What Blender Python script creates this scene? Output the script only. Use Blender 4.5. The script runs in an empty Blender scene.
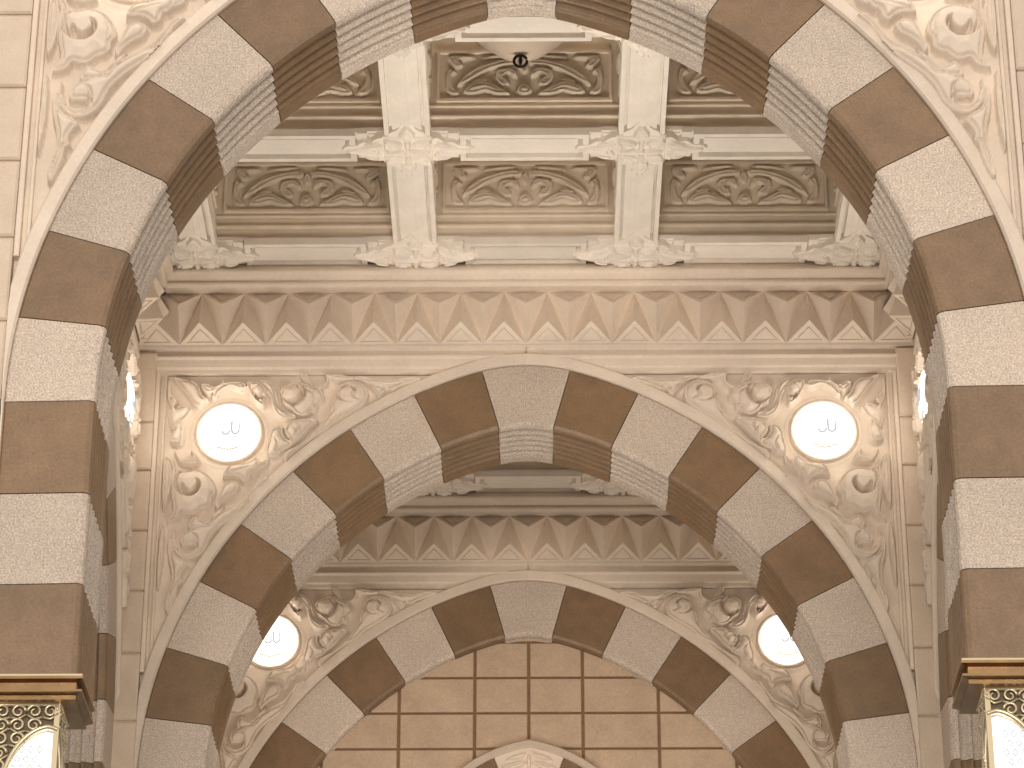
import bpy, math, random
import numpy as np
random.seed(4); rng = np.random.default_rng(4)
C = bpy.context.scene.collection
scn = bpy.context.scene
pi = math.pi
EYE = 1.6                                    # eye height of the photographer above the floor
# ---------------------------------------------------------------- camera
cam_d = bpy.data.cameras.new('camera'); cam = bpy.data.objects.new('camera', cam_d); C.objects.link(cam)
cam.location = (0.079, 0, EYE)
cam.rotation_euler = (math.radians(90 + 26.97), 0, 0.00894)
cam_d.sensor_width = 36.0; cam_d.lens = 3174 / 1024 * 36.0
cam_d.clip_end = 200
scn.camera = cam
# ---------------------------------------------------------------- light
WORLD_FRONT, WORLD_SIDE, WORLD_DOWN, WORLD_UP = .52, .32, .14, 2.15
w = bpy.data.worlds.new('world'); scn.world = w; w.use_nodes = True
bg = w.node_tree.nodes['Background']; bg.inputs[0].default_value = (1.0, 0.90, 0.80, 1)
# the hall around: brightest from the open nave behind the viewer (-y), dimmer from the sides and from the floor
_n = w.node_tree.nodes; _l = w.node_tree.links
_tc = _n.new('ShaderNodeTexCoord'); _sx = _n.new('ShaderNodeSeparateXYZ'); _l.new(_tc.outputs['Generated'], _sx.inputs[0])
_m1 = _n.new('ShaderNodeMapRange'); _m1.inputs[1].default_value = .15; _m1.inputs[2].default_value = -.85; _m1.inputs[3].default_value = WORLD_SIDE; _m1.inputs[4].default_value = WORLD_FRONT; _l.new(_sx.outputs[1], _m1.inputs[0])
_m2 = _n.new('ShaderNodeMapRange'); _m2.inputs[1].default_value = -.8; _m2.inputs[2].default_value = .45; _m2.inputs[3].default_value = WORLD_DOWN; _m2.inputs[4].default_value = WORLD_UP; _l.new(_sx.outputs[2], _m2.inputs[0])
_mm = _n.new('ShaderNodeMath'); _mm.operation = 'MULTIPLY'; _l.new(_m1.outputs[0], _mm.inputs[0]); _l.new(_m2.outputs[0], _mm.inputs[1]); _l.new(_mm.outputs[0], bg.inputs[1])
def area(name, loc, rot, size, power, col):
    d = bpy.data.lights.new(name, 'AREA'); d.shape = 'RECTANGLE'; d.size, d.size_y = size; d.energy = power; d.color = col
    o = bpy.data.objects.new(name, d); C.objects.link(o); o.location = loc; o.rotation_euler = rot; return o
# added area lights, all out of view, that brighten the arches and ceilings
area('nave_key_fill', (0, -11, EYE + 1.5), (math.radians(90+18), 0, 0), (9, 5), 4300, (1, .90, .80))  # added low frontal key from behind the camera, keeps soffits darker than faces
area('front_bay_fill', (0, 15.3, EYE + 4.4), (math.radians(90+45), 0, 0), (3.6, 1.6), 60, (1, .89, .78))  # added fill below the frame, aimed at the middle arch and frieze
area('front_ceiling_fill', (0, 16.1, EYE + 5.2), (math.radians(180-8), 0, 0), (3.2, 1.2), 62, (1, .91, .80)).data.spread = math.radians(85)  # added narrow upward fill for the beam undersides and coffers
area('rear_bay_fill', (0, 20.9, EYE + 5.4), (math.radians(90+45), 0, 0), (3.2, 1.2), 75, (1, .88, .76))  # added fill below the frame for the farthest arch
vs = scn.view_settings; vs.view_transform = 'Standard'; vs.look = 'None'; vs.exposure = 0.0; vs.gamma = 1; vs.use_curve_mapping = False
# ---------------------------------------------------------------- materials
def mat(name, col, rough=.8, metal=0, noise=None, bump=None, emit=None, speck=None):
    m = bpy.data.materials.new(name); m.use_nodes = True; nt = m.node_tree; N = nt.nodes; Lk = nt.links
    b = N['Principled BSDF']; b.inputs['Roughness'].default_value = rough; b.inputs['Metallic'].default_value = metal
    b.inputs['Specular IOR Level'].default_value = .5 if metal or name == 'brown_granite' else .25
    col = tuple(col) + (1,)
    if name == 'brown_granite': b.inputs['IOR'].default_value = 1.65     # polished stone
    b.inputs['Base Color'].default_value = col
    tc = N.new('ShaderNodeTexCoord')
    out = None
    def ramp_noise(scale, lo, hi, detail, prev, rough_=.6):
        n = N.new('ShaderNodeTexNoise'); n.inputs['Scale'].default_value = scale; n.inputs['Detail'].default_value = detail; n.inputs['Roughness'].default_value = rough_
        Lk.new(tc.outputs['Object'], n.inputs['Vector'])
        mr = N.new('ShaderNodeMapRange'); mr.inputs[1].default_value = .3; mr.inputs[2].default_value = .7; mr.inputs[3].default_value = lo; mr.inputs[4].default_value = hi
        Lk.new(n.outputs['Fac'], mr.inputs[0])
        mx = N.new('ShaderNodeVectorMath'); mx.operation = 'SCALE'
        if prev is None: mx.inputs[0].default_value = col[:3]
        else: Lk.new(prev, mx.inputs[0])
        Lk.new(mr.outputs[0], mx.inputs['Scale']); return mx.outputs[0]
    if noise:
        for sc, lo, hi, det in noise: out = ramp_noise(sc, lo, hi, det, out)
        # each block keeps a tone of its own
        oi = N.new('ShaderNodeObjectInfo'); mr = N.new('ShaderNodeMapRange'); mr.inputs[3].default_value = .90; mr.inputs[4].default_value = 1.08
        Lk.new(oi.outputs['Random'], mr.inputs[0]); mx = N.new('ShaderNodeVectorMath'); mx.operation = 'SCALE'; Lk.new(out, mx.inputs[0]); Lk.new(mr.outputs[0], mx.inputs['Scale']); out = mx.outputs[0]
        Lk.new(out, b.inputs['Base Color'])
    if bump:
        n = N.new('ShaderNodeTexNoise'); n.inputs['Scale'].default_value = bump[0]; n.inputs['Detail'].default_value = 4
        Lk.new(tc.outputs['Object'], n.inputs['Vector'])
        bp = N.new('ShaderNodeBump'); bp.inputs['Strength'].default_value = bump[1]; bp.inputs['Distance'].default_value = bump[2]
        Lk.new(n.outputs['Fac'], bp.inputs['Height']); Lk.new(bp.outputs[0], b.inputs['Normal'])
    if emit:
        b.inputs['Emission Color'].default_value = tuple(emit[0]) + (1,); b.inputs['Emission Strength'].default_value = emit[1]
    return m
PLASTER = mat('carved_plaster', (.72, .62, .515), .85, noise=[(3, .93, 1.05, 3), (40, .96, 1.03, 2)], bump=(60, .15, .004))
CAST = mat('cast_stone', (.62, .515, .41), .85, noise=[(4, .92, 1.06, 3), (90, .93, 1.06, 2)], bump=(90, .2, .004))
CEIL = mat('ceiling_plaster', (.84, .77, .685), .8, noise=[(5, .93, 1.04, 3), (60, .97, 1.03, 2)], bump=(70, .12, .003))
COFFER = mat('coffer_plaster', (.72, .62, .50), .8, noise=[(5, .9, 1.06, 3)], bump=(60, .15, .004))
LIGHTG = mat('pale_granite', (.55, .465, .39), .75, noise=[(2.5, .93, 1.06, 3), (105, .60, 1.36, 3), (30, .92, 1.08, 2)], bump=(90, .35, .006))
DARKG = mat('brown_granite', (.195, .120, .062), .42, noise=[(3.5, .84, 1.16, 4), (12, .92, 1.1, 4), (70, .82, 1.2, 3)], bump=(90, .2, .004))
BRICK = mat('tan_stone', (.53, .40, .285), .85, noise=[(4, .9, 1.1, 3), (70, .88, 1.1, 3)], bump=(80, .25, .004))
MORTAR = mat('brown_mortar', (.24, .14, .075), .9, noise=[(20, .9, 1.1, 2)])
BRASS = mat('brass', (.36, .235, .125), .28, 1, noise=[(9, .8, 1.15, 3)])
GRILLE = mat('pale_brass', (.62, .53, .36), .35, .7)
IRON = mat('dark_iron', (.03, .02, .018), .4, .6)
GLOW = mat('lamp_glass', (.12, .12, .12), .6, emit=((1, .96, .90), 2.1))
GLOWINK = mat('lamp_lettering', (.0, .0, .0), 1, emit=((.95, .93, .92), .66))
GLOWINK.node_tree.nodes['Principled BSDF'].inputs['Specular IOR Level'].default_value = 0
GLOWGOLD = mat('lamp_gold_lettering', (0, 0, 0), 1, emit=((1, .88, .58), .72))
PANE = mat('lantern_glass', (.9, .9, .92), .3, emit=((1, .97, .95), 1.6))
LATTICE = mat('lantern_lattice', (.05, .05, .05), .4, emit=((.8, .82, .84), .62))
BOWL = mat('bowl_glass', (.60, .50, .40), .35)
# ---------------------------------------------------------------- mesh helpers
class MB:
    def __init__(s): s.v = []; s.f = []
    def add(s, vs_, fs):
        o = len(s.v); s.v += [tuple(p) for p in vs_]; s.f += [tuple(i + o for i in f) for f in fs]
    def box(s, x0, x1, y0, y1, z0, z1):
        s.add([(x0,y0,z0),(x1,y0,z0),(x1,y1,z0),(x0,y1,z0),(x0,y0,z1),(x1,y0,z1),(x1,y1,z1),(x0,y1,z1)],
              [(0,3,2,1),(4,5,6,7),(0,1,5,4),(1,2,6,5),(2,3,7,6),(3,0,4,7)])
    def bevbox_y(s, x0, x1, y0, y1, z0, z1, b):
        """block whose face towards -y has its four edges bevelled"""
        s.add([(x0+b,y0,z0+b),(x1-b,y0,z0+b),(x1-b,y0,z1-b),(x0+b,y0,z1-b),(x0,y0+b,z0),(x1,y0+b,z0),(x1,y0+b,z1),(x0,y0+b,z1),(x0,y1,z0),(x1,y1,z0),(x1,y1,z1),(x0,y1,z1)],
              [(0,1,2,3),(4,5,1,0),(5,6,2,1),(6,7,3,2),(7,4,0,3),(8,9,5,4),(9,10,6,5),(10,11,7,6),(11,8,4,7),(11,10,9,8)])
    def rings(s, rings, closed=True, caps=True):
        n = len(rings[0]); vs_ = [p for r in rings for p in r]; fs = []
        for i in range(len(rings) - 1):
            for j in range(n if closed else n - 1):
                k = (j + 1) % n; fs.append((i*n+j, i*n+k, (i+1)*n+k, (i+1)*n+j))
        if caps: fs += [tuple(range(n))[::-1], tuple((len(rings)-1)*n + j for j in range(n))]
        s.add(vs_, fs)
    def lathe(s, prof, c, ax='y', n=40):
        """prof: (radius, height) pairs; height runs along -ax for y, along -z for z"""
        rr = []
        for r, h in prof:
            ring = []
            for k in range(n):
                a = 2*pi*k/n
                ring.append((c[0]+r*math.cos(a), c[1]-h, c[2]+r*math.sin(a)) if ax == 'y' else (c[0]+r*math.cos(a), c[1]+r*math.sin(a), c[2]-h))
            rr.append(ring)
        s.rings(rr)
    def tube(s, pts, r, n=8):
        pts = [np.array(p, float) for p in pts]; rr = []
        for i, p in enumerate(pts):
            t = pts[min(i+1, len(pts)-1)] - pts[max(i-1, 0)]; t /= (np.linalg.norm(t) + 1e-9)
            u = np.cross(t, (0, 1, 0)) if abs(t[1]) < .9 else np.cross(t, (1, 0, 0)); u /= np.linalg.norm(u); v_ = np.cross(t, u)
            ri = r[i] if isinstance(r, (list, tuple)) else r
            rr.append([tuple(p + ri*(u*math.cos(2*pi*k/n) + v_*math.sin(2*pi*k/n))) for k in range(n)])
        s.rings(rr)
    def build(s, name, m, parent=None, smooth=False, loc=None, rotz=0, fix=True):
        me = bpy.data.meshes.new(name); me.from_pydata(s.v, [], s.f); me.materials.append(m)
        if fix:
            import bmesh
            bm = bmesh.new(); bm.from_mesh(me); bmesh.ops.recalc_face_normals(bm, faces=bm.faces); bm.to_mesh(me); bm.free()
        if smooth: me.polygons.foreach_set('use_smooth', [True]*len(me.polygons))
        return put(name, me, parent, loc, rotz)
def put(name, me, parent=None, loc=None, rotz=0):
    o = bpy.data.objects.new(name, me); C.objects.link(o)
    if parent: o.parent = parent
    if loc is not None: o.location = loc; o.rotation_euler = (0, 0, rotz)
    return o
def tag(o, label=None, cat=None, group=None, kind=None):
    if label: o['label'] = label
    if cat: o['category'] = cat
    if group: o['group'] = group
    if kind: o['kind'] = kind
    return o
def thing(name, label, cat, loc, rotz=0, group=None):
    return tag(put(name, None, None, loc, rotz), label, cat, group)
def copy_tree(o, parent=None):
    c = o.copy(); C.objects.link(c); c.parent = parent
    for ch in [x for x in o.children]: copy_tree(ch, c)
    return c
def extrude_x(mb, prof, x0, x1):
    mb.rings([[(x0, y, z) for y, z in prof], [(x1, y, z) for y, z in prof]])
# ---------------------------------------------------------------- the pointed arch all arches share (local: x along, y into the wall, z up from the eye)
IC, IR, OC, OR = (-.539, 7.238), 2.684, (-.626, 7.195), 3.228
IX, OX = 2.145, 2.602
def on_arc(c, R, x0, s):
    """point and outward normal at arc length s from the crown; below the springing it runs straight down"""
    sg = 1 if s >= 0 else -1; s = abs(s); p0 = math.asin(-c[0]/R); lim = R*(pi/2 - p0)
    if s <= lim:
        p = p0 + s/R; x, z = c[0] + R*math.sin(p), c[1] + R*math.cos(p); xk = .188 if x0 == IX else .315
        if x < xk: z = c[1] + math.sqrt(R*R-(xk-c[0])**2) + .14*xk*(1-(x/xk)**2)       # the crown is eased flat across the keystone
        return (sg*x, z)
    return (sg*x0, c[1] - (s - lim))
def s_of(c, R, pt):
    p0 = math.asin(-c[0]/R)
    if pt[1] < c[1]: return R*(pi/2 - p0) + c[1] - pt[1]
    return R*(math.atan2(pt[0]-c[0], pt[1]-c[1]) - p0)
JOINTS = [((.188,9.819),(.315,10.291)),((.599,9.684),(.787,10.09)),((.983,9.431),(1.233,9.824)),((1.323,9.18),(1.628,9.508)),
          ((1.616,8.838),(1.983,9.108)),((1.844,8.466),(2.243,8.677)),((2.025,8.053),(2.446,8.189)),((2.115,7.625),(2.562,7.684)),
          ((IX,7.2),(OX,7.2)),((IX,6.69),(OX,6.69)),((IX,6.2),(OX,6.2)),((IX,5.72),(OX,5.72))]
SJ = [(s_of(IC, IR, a), s_of(OC, OR, b)) for a, b in JOINTS]
THICK = .575
SOFFIT = [(0, .03), (.012, .008), (.03, 0), (.055, 0)]
for k in range(5):
    y = .06 + k*.082; SOFFIT += [(y, .040), (y + .035, .026), (y + .066, .004), (y+.078, 0)]
SOFFIT += [(.470, .022), (.478, .006), (.50, 0), (THICK, 0)]
def voussoir_mesh(a, b, k, flutes=True):
    """a, b: (inner s, outer s) of the two joints"""
    g = .003; n = max(2, int(abs(b[0]-a[0])/.07)); rings = []
    sa, sb = (a[0]+g, a[1]+g), (b[0]-g, b[1]-g)
    prof = SOFFIT if flutes else [(0, .03), (.012, .008), (.03, 0), (THICK, 0)]
    ts = [i/n for i in range(n+1)]
    if sa[0] < 0 < sb[0]: ts = sorted(set(ts + [.5]))
    for t in ts:
        pi_ = np.array(on_arc(IC, IR, IX, sa[0]+(sb[0]-sa[0])*t)); po = np.array(on_arc(OC, OR, OX, sa[1]+(sb[1]-sa[1])*t))
        d = (po-pi_); Ln = np.linalg.norm(d); d = d/Ln
        ring = [(po[0]-d[0]*.0, 0.006, po[1]), (po[0]-d[0]*.008, 0, po[1]-d[1]*.008)]
        ring += [(pi_[0]+d[0]*r, y, pi_[1]+d[1]*r) for y, r in prof]
        ring += [(po[0], THICK, po[1])]
        rings.append([(x, y, z + k*x) for x, y, z in ring])
    mb = MB(); mb.rings(rings); return mb
def arch(label, loc, rotz, k=0.0, group=None, flutes=True):
    r = thing('striped_arch', label, 'arch', loc, rotz, group)
    kb = voussoir_mesh((-SJ[0][0], -SJ[0][1]), SJ[0], k, flutes).build('keystone', LIGHTG, r); kb['label'] = 'pale granite keystone'
    for i in range(len(SJ)-1):
        dark = i % 2 == 0
        for sg in (1, -1):
            a, b = (SJ[i], SJ[i+1]) if sg > 0 else ((-SJ[i+1][0], -SJ[i+1][1]), (-SJ[i][0], -SJ[i][1]))
            o = voussoir_mesh(a, b, k, flutes).build('voussoir', DARKG if dark else LIGHTG, r)
            o['label'] = 'dark brown granite block' if dark else 'pale speckled granite block'
    # smooth raised band around the blocks
    for sg in (-1, 1):
        mb = MB(); rr = []; smax = s_of(OC, OR, (OX, 5.72))
        for t in np.linspace(0, smax, 60):
            p = on_arc(OC, OR, OX, t); q = on_arc(OC, OR+.088, OX+.088, t*(OR+.088)/OR if t < 4.4 else t)
            d = np.array(q)-np.array(p)
            if p[1] < OC[1]: q = (p[0]+.012, p[1])
            d = np.array(q) - np.array(p); qx = min(q[0], 2.618)
            def P_(u, y): x = min(p[0]+d[0]*u, 2.618); return (sg*x, y, p[1]+d[1]*u + k*sg*x)
            rr.append([P_(.02, .06), P_(.02, -.012), P_(.14, -.028), P_(.86, -.028), P_(1, -.015), P_(1, .06)])
        mb.rings(rr); mb.build('archivolt', PLASTER, r)
    return r
def band_x(z): 
    """outer edge of the raised band at height z"""
    dz = z - OC[1]; R = OR + .088
    return 0 if abs(dz) >= R else OC[0] + math.sqrt(R*R - dz*dz)
# ---------------------------------------------------------------- arabesque carving of the spandrels (metres, right-hand panel)
LEAVES= [[(2.487,9.097),(2.431,9.108),(2.403,9.125),(2.381,9.162),(2.333,9.149),(2.287,9.164),(2.255,9.195),(2.213,9.209),(2.183,9.24),(2.183,9.282),(2.158,9.324),(2.166,9.387),(2.199,9.45),(2.259,9.495),(2.326,9.506),(2.392,9.492),(2.441,9.518),(2.465,9.582),(2.468,9.455),(2.469,9.318),(2.448,9.183),(2.479,9.12)],[(2.141,9.183),(2.162,9.235),(2.141,9.298),(2.115,9.366),(2.069,9.408),(2.021,9.404),(1.992,9.371),(2.009,9.318),(2.069,9.282),(2.114,9.235)],[(2.112,9.444),(2.097,9.497),(2.05,9.534),(1.984,9.545),(1.927,9.561),(1.89,9.592),(1.851,9.555),(1.851,9.508),(1.881,9.468),(1.912,9.457),(1.926,9.408),(1.964,9.387),(1.987,9.413),(2.018,9.434),(2.066,9.439)],[(1.79,9.439),(1.837,9.439),(1.879,9.408),(1.915,9.345),(1.974,9.271),(2.048,9.23),(2.121,9.174),(2.171,9.125),(2.201,9.081),(2.25,9.081),(2.291,9.06),(2.36,9.022),(2.388,8.975),(2.374,8.919),(2.29,8.919),(2.288,8.883),(2.344,8.862),(2.393,8.903),(2.422,8.965),(2.433,9.063),(2.444,8.996),(2.443,8.934),(2.414,8.862),(2.351,8.816),(2.276,8.829),(2.213,8.893),(2.175,8.986),(2.121,9.058),(2.044,9.125),(1.984,9.177),(1.925,9.245),(1.877,9.345),(1.822,9.408)],[(2.473,8.95),(2.463,8.823),(2.44,8.725),(2.439,8.628),(2.461,8.532),(2.47,8.454),(2.447,8.414),(2.414,8.483),(2.391,8.561),(2.385,8.623),(2.358,8.648),(2.371,8.687),(2.346,8.74),(2.319,8.769),(2.35,8.808),(2.405,8.843),(2.435,8.901),(2.445,8.97)],[(1.905,10.176),(1.871,10.199),(1.823,10.194),(1.775,10.15),(1.751,10.078),(1.735,9.999),(1.686,9.95),(1.625,9.931),(1.617,9.895),(1.696,9.892),(1.756,9.931),(1.791,10.006),(1.808,10.078),(1.85,10.13)],[(1.736,10.111),(1.705,10.15),(1.652,10.17),(1.588,10.176),(1.505,10.146),(1.452,10.146),(1.418,10.176),(1.414,10.236),(1.392,10.229),(1.395,10.167),(1.439,10.124),(1.418,10.067),(1.429,10.025),(1.463,9.999),(1.474,9.95),(1.509,9.947),(1.534,9.921),(1.58,9.914),(1.622,9.934),(1.664,9.98),(1.712,10.019)],[(1.693,9.785),(1.677,9.843),(1.614,9.879),(1.463,9.885),(1.513,9.823),(1.561,9.759),(1.615,9.707),(1.648,9.675),(1.656,9.726)],[(1.797,9.785),(1.764,9.827),(1.706,9.846),(1.704,9.785),(1.674,9.733),(1.632,9.713),(1.654,9.662),(1.711,9.639),(1.727,9.604),(1.779,9.582),(1.82,9.608),(1.822,9.662),(1.807,9.726)],[(1.674,9.559),(1.698,9.584),(1.688,9.626),(1.631,9.662),(1.517,9.746),(1.433,9.856),(1.377,9.944),(1.37,9.999),(1.345,10.065),(1.323,10.137),(1.248,10.18),(1.154,10.167),(1.11,10.091),(1.127,10.015),(1.207,9.95),(1.311,9.885),(1.391,9.807),(1.494,9.746),(1.585,9.675),(1.658,9.61)],[(1.225,10.212),(1.13,10.176),(1.07,10.104),(1.032,10.071),(1.006,10.091),(0.986,10.128),(0.941,10.115),(0.904,10.144),(0.825,10.17),(0.738,10.207),(0.826,10.22),(0.943,10.199),(1.06,10.207),(1.178,10.233)],[(2.499,10.229),(2.416,10.202),(2.352,10.191),(2.307,10.153),(2.295,10.11),(2.274,10.072),(2.225,10.034),(2.256,9.975),(2.329,10.005),(2.375,10.055),(2.432,10.137)],[(2.297,10.147),(2.251,10.093),(2.198,10.099),(2.18,10.126),(2.133,10.158),(2.13,10.202),(2.149,10.196),(2.153,10.169),(2.2,10.142),(2.25,10.169),(2.284,10.169)],[(2.461,9.643),(2.443,9.654),(2.421,9.601),(2.386,9.575),(2.33,9.601),(2.346,9.643),(2.333,9.654),(2.272,9.585),(2.29,9.548),(2.365,9.538),(2.424,9.559)],[(1.97,10.18),(1.912,10.185),(1.863,10.169),(1.833,10.126),(1.84,10.072),(1.843,9.996),(1.886,10.007),(1.937,10.072),(1.963,10.126)],[(2.518,9.932),(2.506,9.964),(2.435,9.996),(2.387,10.007),(2.352,9.975),(2.383,9.91),(2.438,9.857),(2.493,9.814)],[(2.172,10.158),(2.105,10.18),(2.009,10.185),(1.969,10.147),(2.006,10.126),(2.085,10.147),(2.151,10.11),(2.196,10.05),(2.217,10.072)]]
HOLLOWS= [([(2.391,9.376),(2.38,9.341),(2.341,9.31),(2.297,9.329),(2.277,9.371),(2.283,9.408)],0.0185),([(2.374,8.913),(2.345,8.893),(2.303,8.898),(2.291,8.913)],0.0213),([(1.659,10.019),(1.612,10.012),(1.575,10.052),(1.572,10.104),(1.605,10.141)],0.0213),([(1.293,10.117),(1.247,10.141),(1.208,10.104),(1.221,10.054),(1.174,10.028)],0.0099),([(1.599,9.836),(1.589,9.81),(1.617,9.785)],0.0099),([(1.675,10.029),(1.641,10.002),(1.616,9.998)],0.0128),([(1.908,10.082),(1.888,10.055),(1.855,10.072)],0.0156),([(2.428,9.444),(2.435,9.392),(2.413,9.329),(2.373,9.292),(2.316,9.287)],0.0071),([(2.227,9.434),(2.196,9.371),(2.203,9.308)],0.0057),([(2.185,9.11),(2.13,9.146),(2.046,9.193),(1.972,9.235),(1.918,9.308),(1.864,9.381)],0.0064),([(1.541,9.759),(1.461,9.83),(1.405,9.908),(1.359,9.947)],0.0071),([(1.563,10.124),(1.503,10.078),(1.49,10.012),(1.523,9.973)],0.0064),([(1.786,10.13),(1.765,10.039),(1.722,9.967),(1.651,9.934)],0.0064),([(1.107,10.163),(1.012,10.13),(0.942,10.15),(0.849,10.183)],0.0057),([(2.439,8.813),(2.422,8.725),(2.422,8.638),(2.439,8.541)],0.0064),([(1.761,9.739),(1.736,9.688),(1.758,9.636)],0.0071),([(2.076,9.466),(2.001,9.487),(1.925,9.508)],0.0057),([(2.511,9.782),(2.483,9.798),(2.436,9.814),(2.379,9.819),(2.292,9.814)],0.0043)]
BALLS= [((2.344,9.392),0.0462),((1.662,10.098),0.0497),((1.652,9.785),0.0284),((1.257,10.091),0.0355),((2.072,9.366),0.0319),((2.334,8.965),0.0426),((1.885,10.11),0.0284)]
def seg_dist(PX, PZ, pts, closed):
    best = np.full(PX.shape, 9.0); tpos = np.zeros(PX.shape); n = len(pts); m = n if closed else n-1
    for i in range(m):
        (x0, z0), (x1, z1) = pts[i], pts[(i+1) % n]; dx, dz = x1-x0, z1-z0; L2 = dx*dx+dz*dz+1e-9
        t = np.clip(((PX-x0)*dx+(PZ-z0)*dz)/L2, 0, 1); d = np.hypot(PX-x0-t*dx, PZ-z0-t*dz)
        c = d < best; best = np.where(c, d, best); tpos = np.where(c, (i+t)/m, tpos)
    return best, tpos
def inside(PX, PZ, pts):
    r = np.zeros(PX.shape, bool); n = len(pts)
    for i in range(n):
        (x0, z0), (x1, z1) = pts[i], pts[(i+1) % n]
        if z0 == z1: continue
        c = ((z0 > PZ) != (z1 > PZ)) & (PX < (x1-x0)*(PZ-z0)/(z1-z0)+x0); r ^= c
    return r
def smooth_closed(pts, n=4, closed=True):
    """Catmull-Rom through the traced points"""
    out = []; N = len(pts); P = [np.array(p) for p in pts]; rngi = range(N) if closed else range(N-1)
    for i in rngi:
        p0, p1, p2, p3 = (P[(i-1) % N], P[i], P[(i+1) % N], P[(i+2) % N]) if closed else (P[max(i-1, 0)], P[i], P[i+1], P[min(i+2, N-1)])
        for k in range(n):
            t = k/n; out.append(tuple(.5*((2*p1)+(-p0+p2)*t+(2*p0-5*p1+4*p2-p3)*t*t+(-p0+3*p1-3*p2+p3)*t**3)))
    if not closed: out.append(tuple(P[-1]))
    return out
LAMP = (2.086, 9.802)
def relief(PX, PZ, leaves, hollows, balls, H=.074, e=.012, grow=0, trench=0):
    h = np.zeros(PX.shape); tr = np.full(PX.shape, 9.) if trench else None
    for k, pts in enumerate(leaves):
        q = smooth_closed(pts, 3); d, _ = seg_dist(PX, PZ, q, True); d = np.where(inside(PX, PZ, q), d, -d) + grow; ins = d > 0
        u = np.clip(d/e, 0, 1); hh = H*np.sqrt(1-(1-u)**2)*(.8+.2*((k*37) % 5)/4)
        tr = np.minimum(tr, np.abs(d+.004)) if tr is not None else None
        hh = hh - .34*H*np.exp(-((d-e*1.6)/max(.0052, e*.36))**2)                    # the groove that runs inside each edge
        hh = np.where(ins, hh + .3*H*np.clip((d-e)/.07, 0, 1), 0); h = np.maximum(h, hh)
    if trench: h = np.where(h <= 0, -trench*np.exp(-(tr/.009)**2), h)       # ground undercut along the leaf edges
    for pts, wd in hollows:
        q = smooth_closed(pts, 4, False); d, t = seg_dist(PX, PZ, q, False)
        wv = max(wd*1.25, .0095)*(.4+.6*np.sin(np.clip(t, 0, 1)*pi)); dep = min(.062, max(.02, wd*3.4))
        h = np.where(h > 0, np.maximum(h - dep*np.clip(1.25-d/wv, 0, 1), .001), h)
    for (bx, bz), r in balls:
        d = np.hypot(PX-bx, PZ-bz); h = np.maximum(h, np.where(d < r, H*.55+.9*np.sqrt(np.clip(r*r-d*d, 0, 1))*.6, 0))
    return h
EXTRA = [[(2.50,9.72),(2.47,9.86),(2.50,10.0),(2.44,9.93),(2.40,9.80),(2.42,9.70)], [(2.50,9.60),(2.47,9.48),(2.48,9.30),(2.52,9.20),(2.535,9.40),(2.53,9.58)],
         [(2.30,9.14),(2.22,9.10),(2.16,9.16),(2.09,9.22),(2.14,9.13),(2.20,9.05),(2.27,9.03),(2.34,9.05)], [(2.515,9.10),(2.50,8.95),(2.505,8.75),(2.53,8.60),(2.538,8.85)],
         [(1.80,9.62),(1.84,9.56),(1.92,9.54),(1.98,9.56),(1.95,9.50),(1.87,9.49),(1.80,9.53)], 
         [(1.42,10.235),(1.30,10.23),(1.20,10.20),(1.28,10.19),(1.38,10.205)], [(1.60,10.24),(1.56,10.16),(1.53,10.06),(1.49,10.10),(1.52,10.20),(1.55,10.25)],
         [(2.515,10.22),(2.50,10.10),(2.46,10.04),(2.49,9.98),(2.525,10.05),(2.535,10.16)]]
def spiral(c, r0, r1, a0, turn, wd): return ([(c[0]+(r0+(r1-r0)*t)*math.cos(a0+turn*t), c[1]+(r0+(r1-r0)*t)*math.sin(a0+turn*t)) for t in np.linspace(0, 1, 12)], wd)
SPIRALS = [spiral(BALLS[0][0], .055, .115, 2.6, 5.4, .011), spiral(BALLS[1][0], .058, .10, .4, -5.0, .010), spiral(BALLS[3][0], .045, .085, 2.8, -4.8, .009),
           spiral(BALLS[5][0], .050, .105, 2.2, 4.6, .010), spiral(BALLS[2][0], .032, .055, 1.0, 4.2, .007), spiral(BALLS[6][0], .034, .06, 1.2, -4.4, .008)]
def spandrel_mesh(side, k, xmax=2.54):
    st = .006; xs = np.arange(.45, xmax+st, st); zs = np.arange(8.05, 10.262, st)
    PX, PZ = np.meshgrid(xs, zs); h = relief(PX, PZ, LEAVES + EXTRA, HOLLOWS + SPIRALS, BALLS, H=.092, e=.0125, grow=.001, trench=.018)
    d = np.hypot(PX-LAMP[0], PZ-LAMP[1])
    h = np.where(d < .285, np.maximum(0, .010*(1-np.abs(d-.258)/.026)), h)
    bx = np.array([band_x(z) for z in zs])[:, None]
    ok = (PX > bx - .05) & (PX < xmax+st)
    # gentle hand-worked unevenness of the ground
    h = h + .003*np.sin(PX*23)*np.sin(PZ*19)
    idx = -np.ones(PX.shape, int); idx[ok] = np.arange(ok.sum())
    X, Z, Hh = PX[ok], PZ[ok], h[ok]
    v = np.stack([side*X, .024-Hh, Z + k*side*X], 1)
    a, b, c, d_ = idx[:-1, :-1], idx[:-1, 1:], idx[1:, 1:], idx[1:, :-1]; q = (a >= 0) & (b >= 0) & (c >= 0) & (d_ >= 0)
    F = np.stack([a[q], b[q], c[q], d_[q]], 1)
    if side < 0: F = F[:, ::-1]
    me = bpy.data.meshes.new('spandrel_carving'); me.from_pydata(v.tolist(), [], F.tolist()); me.materials.append(PLASTER)
    me.polygons.foreach_set('use_smooth', [True]*len(me.polygons))
    return me
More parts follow.
